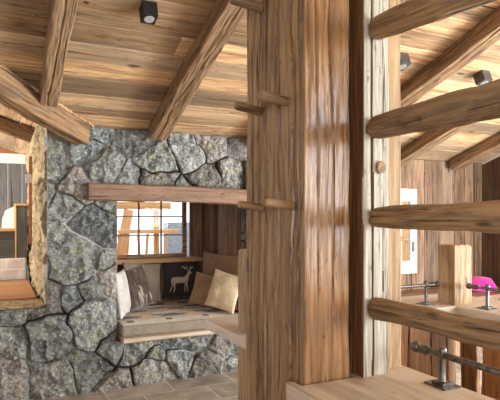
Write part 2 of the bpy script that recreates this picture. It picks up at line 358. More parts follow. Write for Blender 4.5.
def planks(name, origin, du, dv, width, urange, mat, wmin=.13, wmax=.22, thick=.03, gap=.003, jog=.006, parent=None, holes=(), wany=0, joints=False, flip=False):
    """boards running along du, laid side by side along dv; urange(v) -> (u0,u1). one mesh"""
    x = Vector(du).normalized(); y = Vector(dv).normalized(); z = x.cross(y)
    Mw = Matrix((x, y, z)).transposed().to_4x4(); Mw.translation = Vector(origin)
    V, F, R = [], [], []
    def prism(us0, us1, v0, v1, z0, z1, r):     # wavy-edged board
        n = 14 if wany else 1
        b = len(V); e = .004*(-1 if flip else 1); z1 = -z1 if flip else z1; be = .004
        for i in range(n+1):
            q = i/n
            ua = us0[0]+(us1[0]-us0[0])*q; ub = us0[1]+(us1[1]-us0[1])*q
            a_ = wany*(vnoise([[q*4.2, r[0]*50, 0]])[0]*.8+.4*vnoise([[q*11, r[1]*50, 2]])[0]) if wany else 0
            b_ = wany*(vnoise([[q*4.2, r[1]*50, 7]])[0]*.8+.4*vnoise([[q*11, r[0]*50, 4]])[0]) if wany else 0
            va, vb = v0+a_, v1+b_
            V.extend([(ua, va, z0), (ua, va, z1-e), (ua, va+be, z1), (ub, vb-be, z1), (ub, vb, z1-e), (ub, vb, z0)]); R.extend([(*r, 1)]*6)
        for i in range(n):
            o = b+i*6
            for j in range(6):
                j2 = (j+1) % 6; F.append((o+j, o+6+j, o+6+j2, o+j2))
        F.append(tuple(b+j for j in range(6))); F.append(tuple(b+n*6+5-j for j in range(6)))
    v = 0
    while v < width-1e-4:
        w_ = min(random.uniform(wmin, wmax), width-v)
        if width-v-w_ < wmin*.5: w_ = width-v
        v0, v1 = v+gap/2, v+w_-gap/2
        spans = [(urange(v0), urange(v1))]
        segs = []
        for (a0, a1), (b0, b1) in spans:
            cuts = [(a0, b0, a1, b1)]
            if joints and random.random() < .75:
                c = a0+(a1-a0)*random.uniform(.25, .75); cuts = [(a0, b0, c-.001, c-.001), (c+.001, c+.001, a1, b1)]
            segs += cuts
        for (hu0, hu1, hv0, hv1) in holes:
            ns = []
            for (a0, b0, a1, b1) in segs:
                if v1 > hv0+.01 and v0 < hv1-.01:
                    if hu0 > a0: ns.append((a0, b0, hu0, hu0))
                    if a1 > hu1: ns.append((hu1, hu1, a1, b1))
                else: ns.append((a0, b0, a1, b1))
            segs = ns
        for (a0, b0, a1, b1) in segs:
            if a1-a0 < .005: continue
            zz = random.uniform(0, jog)
            prism((a0, b0), (a1, b1), v0, v1, 0, thick+zz, tuple(RNG.random(3)))
        v += w_
    me = mesh(name, V, F, R)
    bm = bmesh.new(); bm.from_mesh(me); bmesh.ops.recalc_face_normals(bm, faces=bm.faces); bm.to_mesh(me); bm.free()
    return link(name, me, mat, Mw, parent)

def lathe(name, prof, p0, p1, mat, parent=None, n=20):
    """profile [(x along, radius)] turned round the axis p0->p1"""
    Mw, L = frame(p0, p1, (0, 0, 1) if abs((Vector(p1)-Vector(p0)).normalized().z) < .9 else (1, 0, 0))
    V, F = [], []
    for x, r in prof:
        for j in range(n): V.append((x, r*math.cos(2*math.pi*j/n), r*math.sin(2*math.pi*j/n)))
    for i in range(len(prof)-1):
        for j in range(n):
            j2 = (j+1) % n; F.append((i*n+j, i*n+j2, (i+1)*n+j2, (i+1)*n+j))
    F.append(tuple(range(n-1, -1, -1))); F.append(tuple((len(prof)-1)*n+j for j in range(n)))
    me = mesh(name, V, F, smooth=True); me.set_sharp_from_angle(angle=math.radians(50))
    return link(name, me, mat, Mw, parent)

# ------------------------------------------------------------------ SETTING
PITCH = .334
def zroof(y): return 2.28-PITCH*(y-4.6)          # main slope falls towards the stone wall
def zroof2(x): return zroof(4.58)-PITCH*(x-.70)         # second slope beyond the valley
# floor
fl = slab('floor', [(-4, -3), (7, -3), (7, 9), (-4, 9)], -.05, 0, M['floor'], bevel=0); struct(fl)

# ceiling, main slope: boards run along X, laid down the slope
s_ = math.sqrt(1+PITCH**2)
y_top = -.6
LEN = (4.9-y_top)*s_; VC = 3.88
def ur(v):
    y = y_top+v/s_
    return (max(-3.2, y-VC-.05), 6.2)
ceil = planks('ceiling', (0, y_top, zroof(y_top)+.025), (1, 0, 0), (0, 1/s_, -PITCH/s_), LEN, ur, M['ceil'], .13, .26, thick=.02, joints=True, jog=.008, gap=.005, flip=True)
struct(ceil)
# second slope: boards run along Y
def ur2(v):
    x = .9-v/s_
    return (max(x+VC-.05, -1), 8.3)
c2 = planks('ceiling', (.9, 0, zroof2(.9)+.025), (0, 1, 0), (-1/s_, 0, PITCH/s_), 4.2*s_, ur2, M['ceil'], .15, .25, thick=.02, jog=.008, flip=True); struct(c2)

# rear slope of the roof, rear wall and left wall close the room behind the camera; the right side stays open to daylight
rc = planks('ceiling', (-3.6, y_top, zroof(y_top)+.025), (1, 0, 0), (0, -1/s_, -PITCH/s_), 2.4*s_, lambda v: (0, 9.8), M['ceil'], .15, .25, thick=.02); struct(rc)
wr_ = planks('wall_back', (-3.6, -3.0, 0), (0, 0, 1), (1, 0, 0), 5.4, lambda v: (0, zroof(1.8)), M['wall'], .2, .3, thick=.03); struct(wr_)
wl_ = planks('wall_left', (-3.6, -3.0, 0), (0, 0, 1), (0, 1, 0), 7.6, lambda v: (0, zroof(max(1.8, abs(v-3.0+.6)-.6+.02))-.02), M['wall'], .2, .3, thick=.03, flip=True); struct(wl_)

# stone wall as a relief
def stones(seed, n, u0, u1, v0, v1, U, Vv, aniso=1.15, wob=.05):
    rg = np.random.default_rng(seed)
    # best-candidate sites: irregular but spread
    S = [(rg.uniform(u0, u1), rg.uniform(v0, v1))]
    for i in range(n-1):
        c = np.stack([rg.uniform(u0, u1, 7), rg.uniform(v0, v1, 7)], 1)
        d = np.min(np.hypot(c[:, None, 0]-np.array(S)[None, :, 0], c[:, None, 1]-np.array(S)[None, :, 1]), 1)
        S.append(tuple(c[np.argmax(d)]))
    S = np.array(S); wt = rg.uniform(.0, 1, n)**1.6*.12
    P = np.stack([U, Vv, U*0], 1)
    uu = U+wob*fbm(P*5.5, 3, seed); vv = Vv+wob*fbm(P*5.5+31, 3, seed+5)
    d1 = np.full(len(U), 9.); d2 = np.full(len(U), 9.); id_ = np.zeros(len(U), int)
    for k in range(n):
        d = np.hypot((uu-S[k, 0])/aniso, vv-S[k, 1])-wt[k]
        m1 = d < d1; d2 = np.where(m1, d1, np.minimum(d2, d)); id_ = np.where(m1, k, id_); d1 = np.where(m1, d, d1)
    edge = d2-d1
    tilt = rg.uniform(-.22, .22, (n, 2)); lift = rg.uniform(-.018, .022, n)
    h = lift[id_]+tilt[id_, 0]*(uu-S[id_, 0])+tilt[id_, 1]*(vv-S[id_, 1])
    jw = .021+.014*vnoise(P*3.1, seed+40); jt = np.clip(edge/jw, 0, 1); js = jt*jt*(3-2*jt)
    dome = np.clip(edge/.14, 0, 1)**.6
    facet = np.abs(fbm(np.stack([U*9+id_*3.1, Vv*9, U*0], 1), 4, seed+9))
    H = js*(.032+h)+.022*dome*js-.075*facet*js+.012*fbm(P*34, 4, seed+2)
    colr = rg.random((n, 3))[id_]
    return H, js, colr
def relief(name, u0, u1, v0, v1, step, mask, place, mat, seed, n, depth=.12, amp=1.0, parent=None, aniso=1.15):
    nu = int((u1-u0)/step)+1; nv = int((v1-v0)/step)+1
    us = np.linspace(u0, u1, nu); vs = np.linspace(v0, v1, nv); U, Vv = np.meshgrid(us, vs); U = U.ravel(); Vv = Vv.ravel()
    H, js, colr = stones(seed, n, u0, u1, v0, v1, U, Vv, aniso); H = H*amp
    P = place(U, Vv, H); PB = place(U, Vv, H*0-depth)
    cu = (us[:-1]+us[1:])/2; cv = (vs[:-1]+vs[1:])/2; CU, CV = np.meshgrid(cu, cv); mk = mask(CU, CV)
    F = []; N = nu*nv
    for j in range(nv-1):
        for i in range(nu-1):
            if not mk[j, i]: continue
            a = j*nu+i; b, c, d = a+1, a+nu+1, a+nu
            F.append((a, b, c, d))
            if i == 0 or not mk[j, i-1]: F.append((a, d, d+N, a+N))
            if i == nu-2 or not mk[j, i+1]: F.append((c, b, b+N, c+N))
            if j == 0 or not mk[j-1, i]: F.append((b, a, a+N, b+N))
            if j == nv-2 or not mk[j+1, i]: F.append((d, c, c+N, d+N))
    V = np.vstack([P, PB]); used = np.zeros(2*N, bool); FA = np.array(F); used[FA.ravel()] = True
    remap = np.cumsum(used)-1; V = V[used]; FA = remap[FA]
    me = bpy.data.meshes.new(name); me.from_pydata(V.tolist(), [], FA.tolist())
    c4 = np.hstack([np.vstack([colr, colr]), np.ones((2*N, 1))])[used]; jj = np.concatenate([js, js])[used]
    a = me.attributes.new('stone', 'FLOAT_COLOR', 'POINT'); a.data.foreach_set('color', c4.astype(np.float32).ravel())
    a = me.attributes.new('joint', 'FLOAT', 'POINT'); a.data.foreach_set('value', jj.astype(np.float32))
    me.shade_smooth(); me.set_sharp_from_angle(angle=math.radians(60))
    return link(name, me, mat, Matrix(), parent)
YW = 4.6
def wmask(x, z):
    hole = (x > .95) & (x < 2.19) & (z > .41) & (z < 1.70)
    left = (x < .39) & (z > .75)
    return ~(hole | left)
def fplace(u, v, h): return np.stack([u, YW+.02-h, v], 1)
ws = relief('wall_stone', -2.2, 2.75, 0, 2.27, .0072, wmask, fplace, M['stone'], 5, 150, depth=.28); struct(ws)
# ochre rubble side wall running back from the pier (faces left)
def splace(u, v, h): return np.stack([.415-h, u, v], 1)
wl = relief('wall_side', 4.66, 7.05, 0, 2.4, .02, lambda a, b: a > 0, splace, M['ochre'], 9, 110, depth=.10, amp=1.0); struct(wl)
# mortar ledge on the low wall
tr = slab('trim_1', [(-2.2, 4.63), (.37, 4.63), (.37, 4.98), (-2.2, 4.98)], .752, .772, M['ochre'], bevel=.006); struct(tr)

# alcove
ab = planks('wall_back', (.97, 5.80, .44), (0, 0, 1), (1, 0, 0), 1.24, lambda v: (0, 1.5), M['wall'], .09, .17, flip=True, thick=.02, holes=[(.60, 1.47, .17, 1.03)]); struct(ab)
ar = planks('wall_right', (2.225, 5.80, .44), (0, 0, 1), (0, -1, 0), 1.13, lambda v: (0, 1.5), M['wall'], .10, .18, flip=True, thick=.02, jog=.03); struct(ar)
al = planks('wall_left', (.95, 4.66, .44), (0, 0, 1), (0, 1, 0), 1.14, lambda v: (0, 1.5), M['wall'], .12, .18, flip=True, thick=.02); struct(al)
ac = planks('ceiling', (.96, 5.80, 1.94), (1, 0, 0), (0, -1, 0), 1.1, lambda v: (0, 1.27), M['wall'], .12, .18, thick=.02); struct(ac)
t4 = box('trim_2', (2.185, 4.50, .49), (2.30, 4.555, 1.62), M['post'], bevel=.006); struct(t4)

# alcove window: frame, muntins, pane
w1 = bpy.data.objects.new('window_1', None); col.objects.link(w1); W[w1] = Matrix.Translation((1.5, 5.55, 1.08)); w1.matrix_basis = W[w1]; struct(w1)
wx0, wx1, wz0, wz1 = 1.14, 2.0, 1.04, 1.91; wy = 5.755
bm_list = [((wx0, wy, wz0), (wx0+.045, wy+.05, wz1)), ((wx1-.045, wy, wz0), (wx1, wy+.05, wz1)), ((wx0+.045, wy, wz0), (wx1-.045, wy+.05, wz0+.04)), ((wx0+.045, wy, wz1-.045), (wx1-.045, wy+.05, wz1))]
def boxes(name, lst, mat, parent=None, bevel=.003):
    V, F = [], []
    for lo, hi in lst:
        b = len(V); V += [(x, y, z) for x in (lo[0], hi[0]) for y in (lo[1], hi[1]) for z in (lo[2], hi[2])]
        F += [tuple(b+i for i in f) for f in ((0, 1, 3, 2), (4, 6, 7, 5), (0, 4, 5, 1), (2, 3, 7, 6), (0, 2, 6, 4), (1, 5, 7, 3))]
    return link(name, mesh(name, V, F), mat, Matrix(), parent)
boxes('window_frame', bm_list, M['rafter'], w1)
for k in (1, 2):
    xx = wx0+.045+(wx1-wx0-.09)*k/3; box('muntin', (xx-.008, wy+.005, wz0+.04), (xx+.008, wy+.03, wz1-.045), M['rafter'], w1, .001)
for zz in (1.294, 1.506, 1.706):
    box('muntin', (wx0+.045, wy+.007, zz-.007), (wx1-.045, wy+.028, zz+.007), M['rafter'], w1, .001)
box('pane', (wx0+.045, wy+.035, wz0+.04), (wx1-.045, wy+.039, wz1-.045), M['glass'], w1, 0)
sill = timber('window_sill', (.985, 5.69, 1.015), (2.165, 5.69, 1.015), .18, .045, M['lightwood'], parent=w1, amp=.003)

# right-hand plank wall with its white window
pw = planks('wall_back', (2.78, 4.86, 0), (0, 0, 1), (1, 0, 0), 2.99, lambda v: (0, 2.2), M['wall'], .16, .28, flip=True, thick=.03, jog=.028, holes=[(.86, 1.80, 4.06-2.78, 4.56-2.78)]); struct(pw)
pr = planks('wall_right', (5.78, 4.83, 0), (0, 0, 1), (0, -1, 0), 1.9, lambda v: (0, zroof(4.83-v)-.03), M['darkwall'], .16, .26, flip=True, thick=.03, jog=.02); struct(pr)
w2 = bpy.data.objects.new('window_2', None); col.objects.link(w2); W[w2] = Matrix.Translation((4.3, 4.8, .83)); w2.matrix_basis = W[w2]; struct(w2)
a0, a1, b0, b1 = 4.02, 4.60, .82, 1.84
boxes('window_frame', [((a0, 4.78, b0), (a0+.10, 4.83, b1)), ((a1-.10, 4.78, b0), (a1, 4.83, b1)), ((a0+.10, 4.78, b0), (a1-.10, 4.83, b0+.15)), ((a0+.10, 4.78, b1-.15), (a1-.10, 4.83, b1))], M['white'], w2)
box('pane', (a0+.10, 4.80, b0+.15), (a1-.10, 4.804, b1-.15), M['glass'], w2, 0)
hd = box('window_handle', (a1-.075, 4.755, 1.08), (a1-.055, 4.778, 1.20), M['metal'], w2, .004)

# room beyond the left opening
gb = planks('wall_back', (-3.2, 8.30, 0), (0, 0, 1), (1, 0, 0), 3.7, lambda v: (0, 2.28), M['greywall'], .14, .24, flip=True, thick=.03, jog=.01); struct(gb)
wb = box('trim_3', (-3.2, 8.20, 2.27), (.42, 8.262, 2.41), M['bright'], bevel=.004); struct(wb)
ob = planks('trim_4', (-3.2, 8.26, 2.412), (1, 0, 0), (0, 0, 1), .42, lambda v: (0, 3.6), M['orange'], .12, .16, thick=.03); struct(ob)

# ------------------------------------------------------------------ ROOF TIMBERS
def rafter(x, w, h, label, ytop=-.4, ybot=4.5, mat='rafter', seed=0):
    off = h/2*s_
    o = timber('rafter', (x, ytop, zroof(ytop)-off-.002), (x, ybot, zroof(ybot)-off-.002), w, h, M[mat], rnd_r=.012, amp=.006, wob=.006, step=.03, seed=seed,
               grooves=[(.01, -h/2, .008, .01, .03), (w/2, .0, .008, .012, .03), (-w/2, .01, .007, .01, .02)])
    return tag(o, label, 'beam', 'rafters under the main roof slope')
rafter(.352, .125, .12, 'hewn rafter running down onto the slanting valley beam at left', ybot=4.12, seed=4)
rafter(1.29, .15, .13, 'hewn rafter landing on the stone wall above the alcove beside the black lamp', seed=8)
rafter(2.28, .15, .13, 'hewn rafter behind the tall double post', ybot=4.52, seed=12)
rafter(3.26, .16, .13, 'thick rafter crossing the bright ceiling between the two upper log rails', ybot=4.76, seed=16)
rafter(4.26, .15, .13, 'rafter meeting the plank wall beside the pale post above the white window', ybot=4.76, seed=20)
rafter(5.20, .15, .13, 'rightmost rafter ending low on the plank wall above the newel post', ybot=4.76, seed=24)
# valley beam
def vp(s, dz): return (.655-s, 4.535-s, zroof(4.535-s)-dz)
vb = timber('valley_beam', vp(2.3, .165), vp(0, .105), .14, .17, M['rafter'], rnd_r=.015, amp=.008, wob=.01, step=.03, seed=31, grooves=[(.0, -.085, .01, .012, .03)])
tag(vb, 'slanting valley beam over the left opening with its end against the stone pier', 'beam')
r2 = timber('rafter', (-1.7, 5.75, zroof2(-1.7)-.085), (.34, 5.75, zroof2(.34)-.085), .13, .13, M['rafter'], rnd_r=.012, amp=.006, seed=35)
tag(r2, 'rafter seen through the left opening below the valley beam', 'beam')

# lintel
ln = timber('lintel_beam', (.70, 4.535, 1.712), (2.60, 4.535, 1.700), .13, .142, M['lintel'], rnd_r=.02, amp=.007, wob=.012, seed=41, grooves=[(-.065, .03, .006, .008, .01)])
tag(ln, 'reddish brown lintel timber over the cushioned alcove', 'beam')

# ------------------------------------------------------------------ ALCOVE BENCH, MATTRESS, CUSHIONS
bb = timber('bench_board', (.985, 4.585, .437), (2.18, 4.585, .437), 0.26, .042, M['counter'], amp=.002, rnd_r=.012, seed=50)
tag(bb, 'light wood edge board under the alcove mattress', 'board')
bp = box('mattress_platform', (.985, 4.73, .40), (2.165, 5.75, .455), M['board'], bevel=.003); struct(bp)  # unseen plank platform under the mattress
mt = thing('mattress', (1.55, 5.0, .46), 'grey brown seat mattress with a patterned woven top in the alcove', 'mattress')
mx0, mx1, my0, my1, mz0, mz1 = .985, 2.165, 4.52, 5.74, .460, .550
slab('mattress_core', [(mx0, my0), (mx1, my0), (mx1, my1), (mx0, my1)], mz0, mz1, M['mattress'], mt, bevel=.022)
def pat(i, j, nx, ny):
    # nordic style bands: i along x, j from the front edge back
    if j < 4: return 1
    if j < 7: return 2 if (i % 17) in (3, 4, 5) else 1
    if j < 9: return 0
    if j < 16:
        q = (i+(j-9)) % 21
        return 2 if (q < 12 and j in (10, 11, 13, 14)) or (q < 15 and j == 12 and q > 3) else 0
    if j < 19: return 1 if i % 19 < 13 else 0
    if j < 22: return 0
    if j < 28: return 2 if (i+4*(j//2)) % 18 < 8 and j not in (24,) else 0
    if j < 32: return 1
    if j < 38: return 2 if (i+7) % 15 < 8 and j in (33, 34, 35) else 0
    return 0
nx, ny = 54, 42; V = []; F = []
mx = np.linspace(mx0+.012, mx1-.012, nx+1); my = np.linspace(my0+.012, my1-.012, ny+1)
for j in range(ny+1):
    for i in range(nx+1): V.append((mx[i], my[j], mz1+.003+.004*vnoise([[mx[i]*6, my[j]*6, 0]])[0]))
for j in range(ny):
    for i in range(nx): a = j*(nx+1)+i; F.append((a, a+1, a+nx+2, a+nx+1))
me = mesh('woven_top', V, F, smooth=True)
wt_ = link('woven_top', me, None, Matrix(), mt, [M['bl_tan'], M['bl_cream'], M['bl_black']])
me.polygons.foreach_set('material_index', [pat(i, j, nx, ny) for j in range(ny) for i in range(nx)])
wt_['label'] = 'cream tan and charcoal woven cover'

def pillow(name, center, w, h, t, face, tilt, roll, mat, label, group='cushions in the alcove', seed=1, sag=.0, lumps=.012):
    """front faces direction 'face' (degrees, 0 = -Y, 90 = -X ... rotation about Z), leaning back by tilt, rolled in its own plane"""
    n = 40; u = np.linspace(-1, 1, n+1); U, Vv = np.meshgrid(u, u); U = U.ravel(); Vv = Vv.ravel()
    def outline(U, Vv):
        x = w/2*U*(1-.09*(1-Vv**2)*0-.07*(1-Vv**2)); z = h/2*Vv*(1-.07*(1-U**2)); return x, z
    x, z = outline(U, Vv)
    th = t/2*np.clip((1-U**2)*(1-Vv**2), 0, 1)**.42
    P = np.stack([x*9, z*9, x*0], 1)
    wr = lumps*fbm(P, 3, seed)*np.clip(th/(t/2)*2, 0, 1)
    z = z-sag*(1-np.abs(Vv))*0
    N = len(U); front = np.stack([x, -th-wr, z], 1); back = np.stack([x, th+wr*.5, z], 1)
    F = []; m1 = n+1; border = lambda i, j: i in (0, n) or j in (0, n)
    idb = {}
    V = front.tolist(); 
    for j in range(m1):
        for i in range(m1):
            k = j*m1+i
            if border(i, j): idb[k] = k
            else: idb[k] = len(V); V.append(back[k].tolist())
    for j in range(n):
        for i in range(n):
            a = j*m1+i; q = (a, a+1, a+m1+1, a+m1); F.append(q); F.append(tuple(idb[k] for k in reversed(q)))
    Mw = Matrix.Translation(center) @ Matrix.Rotation(math.radians(face), 4, 'Z') @ Matrix.Rotation(math.radians(-tilt), 4, 'X') @ Matrix.Rotation(math.radians(roll), 4, 'Y')
    o = link(name, mesh(name, V, F, smooth=True), mat, Mw)
    tag(o, label, 'cushion', group)
    def surf(xx, zz):
        uu = np.clip(xx/(w/2)/.96, -1, 1); vv = np.clip(zz/(h/2)/.96, -1, 1)
        t_ = t/2*((1-uu**2)*(1-vv**2))**.42
        w_ = lumps*fbm(np.array([[xx*9, zz*9, 0]]), 3, seed)[0]*min(1, t_/(t/2)*2)
        return -t_-w_
    return o, surf, Mw

pillow('cushion', (1.045, 4.80, .800), .38, .42, .10, 66, 8, 0, M['pale'], 'pale grey cushion half hidden behind the stone pier', seed=3)
pillow('cushion', (1.43, 5.57, .795), .44, .43, .11, 8, 14, 5, M['beige'], 'beige cushion leaning below the window behind the fur cushion', seed=4)
pillow('fur_cushion', (1.25, 5.12, .80), .31, .42, .13, 6, 20, -13, M['fur'], 'brown and white fur cushion in front of the beige one', seed=5, lumps=.03)
dc, surf, Mw = pillow('cushion', (1.885, 5.625, .792), .42, .41, .11, -10, 9, 0, M['charcoal'], 'charcoal cushion with a pale deer print', seed=6)
pillow('cushion', (2.12, 5.07, .85), .90, .54, .09, -87, 4, 0, M['brown'], 'large dull brown cushion along the plank side of the alcove', seed=7)
pillow('cushion', (1.975, 5.02, .740), .34, .34, .12, -30, 20, 12, M['brown2'], 'smaller tan brown cushion in front of the deer cushion', seed=8)
pillow('cushion', (2.02, 4.70, .772), .34, .38, .11, -50, 14, 12, M['cream'], 'cream cushion at the right end of the alcove', seed=9)

# deer print: a flat applique following the cushion
def deer():
    body = [(-.10, .02), (-.085, .035), (-.03, .038), (.02, .034), (.055, .045), (.075, .078), (.098, .098), (.122, .092), (.128, .078), (.112, .070), (.100, .058), (.092, .030), (.085, .0), (.076, -.02), (.078, -.07), (.084, -.13), (.072, -.13), (.064, -.075), (.052, -.03), (.0, -.028), (-.05, -.03), (-.062, -.05), (-.058, -.085), (-.072, -.13), (-.084, -.128), (-.074, -.088), (-.084, -.05), (-.092, -.02), (-.104, -.03), (-.106, -.0)]
    leg2 = [(.050, -.02), (.062, -.02), (.050, -.075), (.052, -.128), (.041, -.128), (.040, -.07)]
    leg3 = [(-.09, -.01), (-.07, -.02), (-.088, -.05), (-.098, -.082), (-.116, -.125), (-.126, -.12), (-.108, -.08), (-.1, -.045)]
    def stick(p, q, w):
        d = Vector((q[0]-p[0], q[1]-p[1])); d.normalize(); n_ = Vector((-d.y, d.x))*w
        return [(p[0]-n_.x, p[1]-n_.y), (q[0]-n_.x*.5, q[1]-n_.y*.5), (q[0]+n_.x*.5, q[1]+n_.y*.5), (p[0]+n_.x, p[1]+n_.y)]
    polys = [body, leg2, leg3]
    ant = [((.092, .095), (.075, .128)), ((.075, .128), (.035, .150)), ((.055, .139), (.040, .122)), ((.075, .128), (.072, .160)), ((.035, .150), (.012, .148)), ((.100, .096), (.118, .125)), ((.118, .125), (.140, .160)), ((.118, .125), (.105, .155)), ((.130, .143), (.150, .140)), ((.045, .146), (.035, .166))]
    polys += [stick(p, q, .0055) for p, q in ant]
    V, F = [], []
    for pl in polys:
        bm = bmesh.new(); f = bm.faces.new([bm.verts.new((x, z, 0)) for x, z in pl])
        bmesh.ops.triangulate(bm, faces=bm.faces)
        for _ in range(2): bmesh.ops.subdivide_edges(bm, edges=[e for e in bm.edges if e.calc_length() > .015], cuts=1, use_grid_fill=True)
        bmesh.ops.triangulate(bm, faces=bm.faces)
        b = len(V); bm.verts.index_update()
        V += [(v.co.x-.01, float(surf(v.co.x-.01, v.co.y-.01))-.003, v.co.y-.01) for v in bm.verts]
        F += [tuple(b+v.index for v in f.verts) for f in bm.faces]; bm.free()
    o = link('deer_print', mesh('deer_print', V, F), M['deer'], Mw, dc)
    o['label'] = 'pale grey standing deer with antlers'
deer()

# ------------------------------------------------------------------ BIG DOUBLE POST WITH PEGS
ZT = lambda y: zroof(y)-.05
def upright(name, x0, x1, y0, y1, z0, z1, mat, parent=None, **kw):
    cx, cy = (x0+x1)/2, (y0+y1)/2
    # local X up, local Y -> world -? : up vector = world -Y so local Z = -Y (front), local Y = Z x X
    return timber(name, (cx, cy, z0), (cx, cy, z1), x1-x0, y1-y0, mat, up=(0, -1, 0), parent=parent, **kw)
PA = thing('wooden_post', (1.0, 1.59, 0), 'tall massive timber post with a smooth lit right face and pegs on its left side', 'post', 'paired timber posts')
hA = .265/2
upright('shaft', .914, 1.10, 1.46, 1.722, 0, ZT(1.74), M['post'], PA, face_mats=[((0, 0, 1), M['gloss'])], amp=.004, step=.016, nper=210, seed=61, rnd_r=.006,
        grooves=[(.093, .05, .010, .022, .03), (.093, -.045, .010, .020, .022), (.093, .095, .007, .014, .012), (-.093, .0, .007, .012, .02), (-.012, hA, .007, .010, .012), (.045, hA, .005, .006, .012)])
PB = thing('wooden_post', (1.0, 1.81, 0), 'weathered timber post directly behind the massive post, with the farther row of pegs', 'post', 'paired timber posts')
upright('shaft', .916, 1.10, 1.736, 1.905, 0, ZT(1.9), M['post'], PB, amp=.005, step=.018, nper=150, seed=67, rnd_r=.008,
        grooves=[(.092, .02, .010, .020, .02), (.092, -.035, .007, .016, .02)])
def peg(parent, y, z, L=.105, r=.017, up=.012, lab=None):
    b = random.uniform(-.006, .006)
    return timber('peg', (.912, y, z), (.912-L, y+b, z+up), r*2, r*2, M['rafter'], parent=parent, rounded=True, amp=.0015, nper=24, step=.008, taper=.95, seed=random.randint(0, 999), chamfer_end=.004)
peg(PA, 1.575, 1.903); peg(PB, 1.775, 1.905); peg(PB, 1.765, 2.298, r=.020, L=.125); peg(PB, 1.755, 1.535, L=.10, r=.016); peg(PA, 1.53, 1.538, L=.11, r=.016); peg(PA, 1.56, 2.36, r=.018)

# near counter
CZ = .95
ct = thing('counter', (1.1, .5, 0), 'pale worn wooden counter at bottom right carrying the nearest metal rail', 'counter')
poly = [(.866, -.6), (1.36, -.6), (1.36, 1.57), (1.112, 1.57), (1.112, 1.452), (.898, 1.452), (.898, 1.505), (.874, 1.512), (.866, 1.495)]
Mc = Matrix.Translation((1.1, 0, 0)) @ Matrix.Rotation(math.pi/2, 4, 'Z')      # grain along Y
slab('counter_top', [(y, -(x-1.1)) for x, y in poly], .885, CZ, M['counter'], ct, bevel=.007, Mw=Mc)
planks('board_panel', (1.28, 1.44, 0), (0, 0, 1), (0, -1, 0), 2.0, lambda v: (0, .883), M['board'], .12, .2, parent=ct)

# second (slim) post and its packing board, standing on the counter
P2 = thing('wooden_post', (1.185, 1.48, CZ), 'pale slim post holding the ends of the four log rails', 'post')
upright('shaft', 1.13, 1.241, 1.424, 1.555, CZ+.001, 3.08, M['post_lit'], P2, face_mats=[((0, 1, 0), M['side_shaded'])], amp=.004, step=.018, nper=130, seed=71, rnd_r=.006,
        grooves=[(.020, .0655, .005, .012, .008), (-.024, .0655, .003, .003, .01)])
timber('wooden_plug', (1.199, 1.428, 1.672), (1.199, 1.412, 1.672), .036, .044, M['log'], parent=P2, rounded=True, amp=.001, nper=20, step=.004, seed=3)
PC = upright('packing_board', 1.249, 1.338, 1.468, 1.545, CZ+.001, 3.08, M['newel'], None, amp=.003, step=.03, nper=60, seed=75, rnd_r=.006)
tag(PC, 'narrow light board beside the pale slim post standing on the counter', 'board')

# log rails
def log(name, z0, z1, d0, d1, label, seed, dx=.125):
    o = timber(name, (1.166, 1.420, z0), (1.166+dx, .32, z1), d0, d0, M['log'], rounded=True, amp=.009, wob=.007, taper=d1/d0, nper=56, step=.012, seed=seed, end_bulge=.02,
               grooves=[(-d0/2, .004, .006, .010, .01), (-.01, -d0/2, .006, .008, .01), (-d0/2, -.018, .005, .010, .012), (-d0*.35, d0*.35, .005, .009, .012)])
    return tag(o, label, 'rail', 'log rails fixed to the pale slim post')
log('log_rail', 2.137, 2.137, .076, .125, 'topmost of the four log rails, leaving the top of the picture', 81)
log('log_rail', 1.807, 1.860, .080, .135, 'second log rail from the top, rising to the right', 82)
log('log_rail', 1.505, 1.502, .074, .098, 'level log rail at eye height, third from the top', 83)
log('log_rail', 1.183, 1.195, .070, .105, 'lowest log rail, falling to the right above the metal rail', 84)

# metal handrails
def handrail(p0, p1, brackets, base_z, label, grp='metal handrails on the counters', rr=.0105):
    p0, p1 = Vector(p0), Vector(p1); d = (p1-p0).normalized(); L = (p1-p0).length
    t = thing('metal_handrail', (p0.x, p0.y, base_z), label, 'handrail', grp)
    lathe('rod', [(.085, rr), (L, rr)], p0, p1, M['metal'], t)
    prof = [(0, .004)]
    R_ = .0195
    for k in range(1, 12): a = math.pi*k/13; prof.append((R_-R_*math.cos(a), R_*math.sin(a)))
    prof += [(.036, .011), (.040, .011), (.044, .015), (.050, .016), (.056, .011), (.062, .012), (.066, .017), (.072, .017), (.078, .012), (.092, .012)]
    lathe('finial', prof, p0, p1, M['metal'], t)
    for s in brackets:
        c = p0+d*s
        st = lathe('stand', [(0, .013), (.004, .010), (c.z-base_z-.028, .0095), (c.z-base_z-.012, .013), (c.z-base_z, .0155), (c.z-base_z+.010, .014), (c.z-base_z+.016, .006)], (c.x, c.y, base_z+.012), (c.x, c.y, base_z+1), M['metal'], t)
        bpz = boxes('base_plate', [((c.x-.036, c.y-.045, base_z+.0005), (c.x+.036, c.y+.045, base_z+.006)), ((c.x-.022, c.y-.024, base_z+.006), (c.x+.022, c.y+.024, base_z+.015))], M['metal'], None)
        bpz.parent = st; bpz.matrix_basis = W[st].inverted()
    return t
handrail((1.310, 1.385, 1.05), (1.310, -.3, 1.05), [.137, 1.1], CZ, 'nearest metal handrail with a ball end on the pale counter at bottom right')

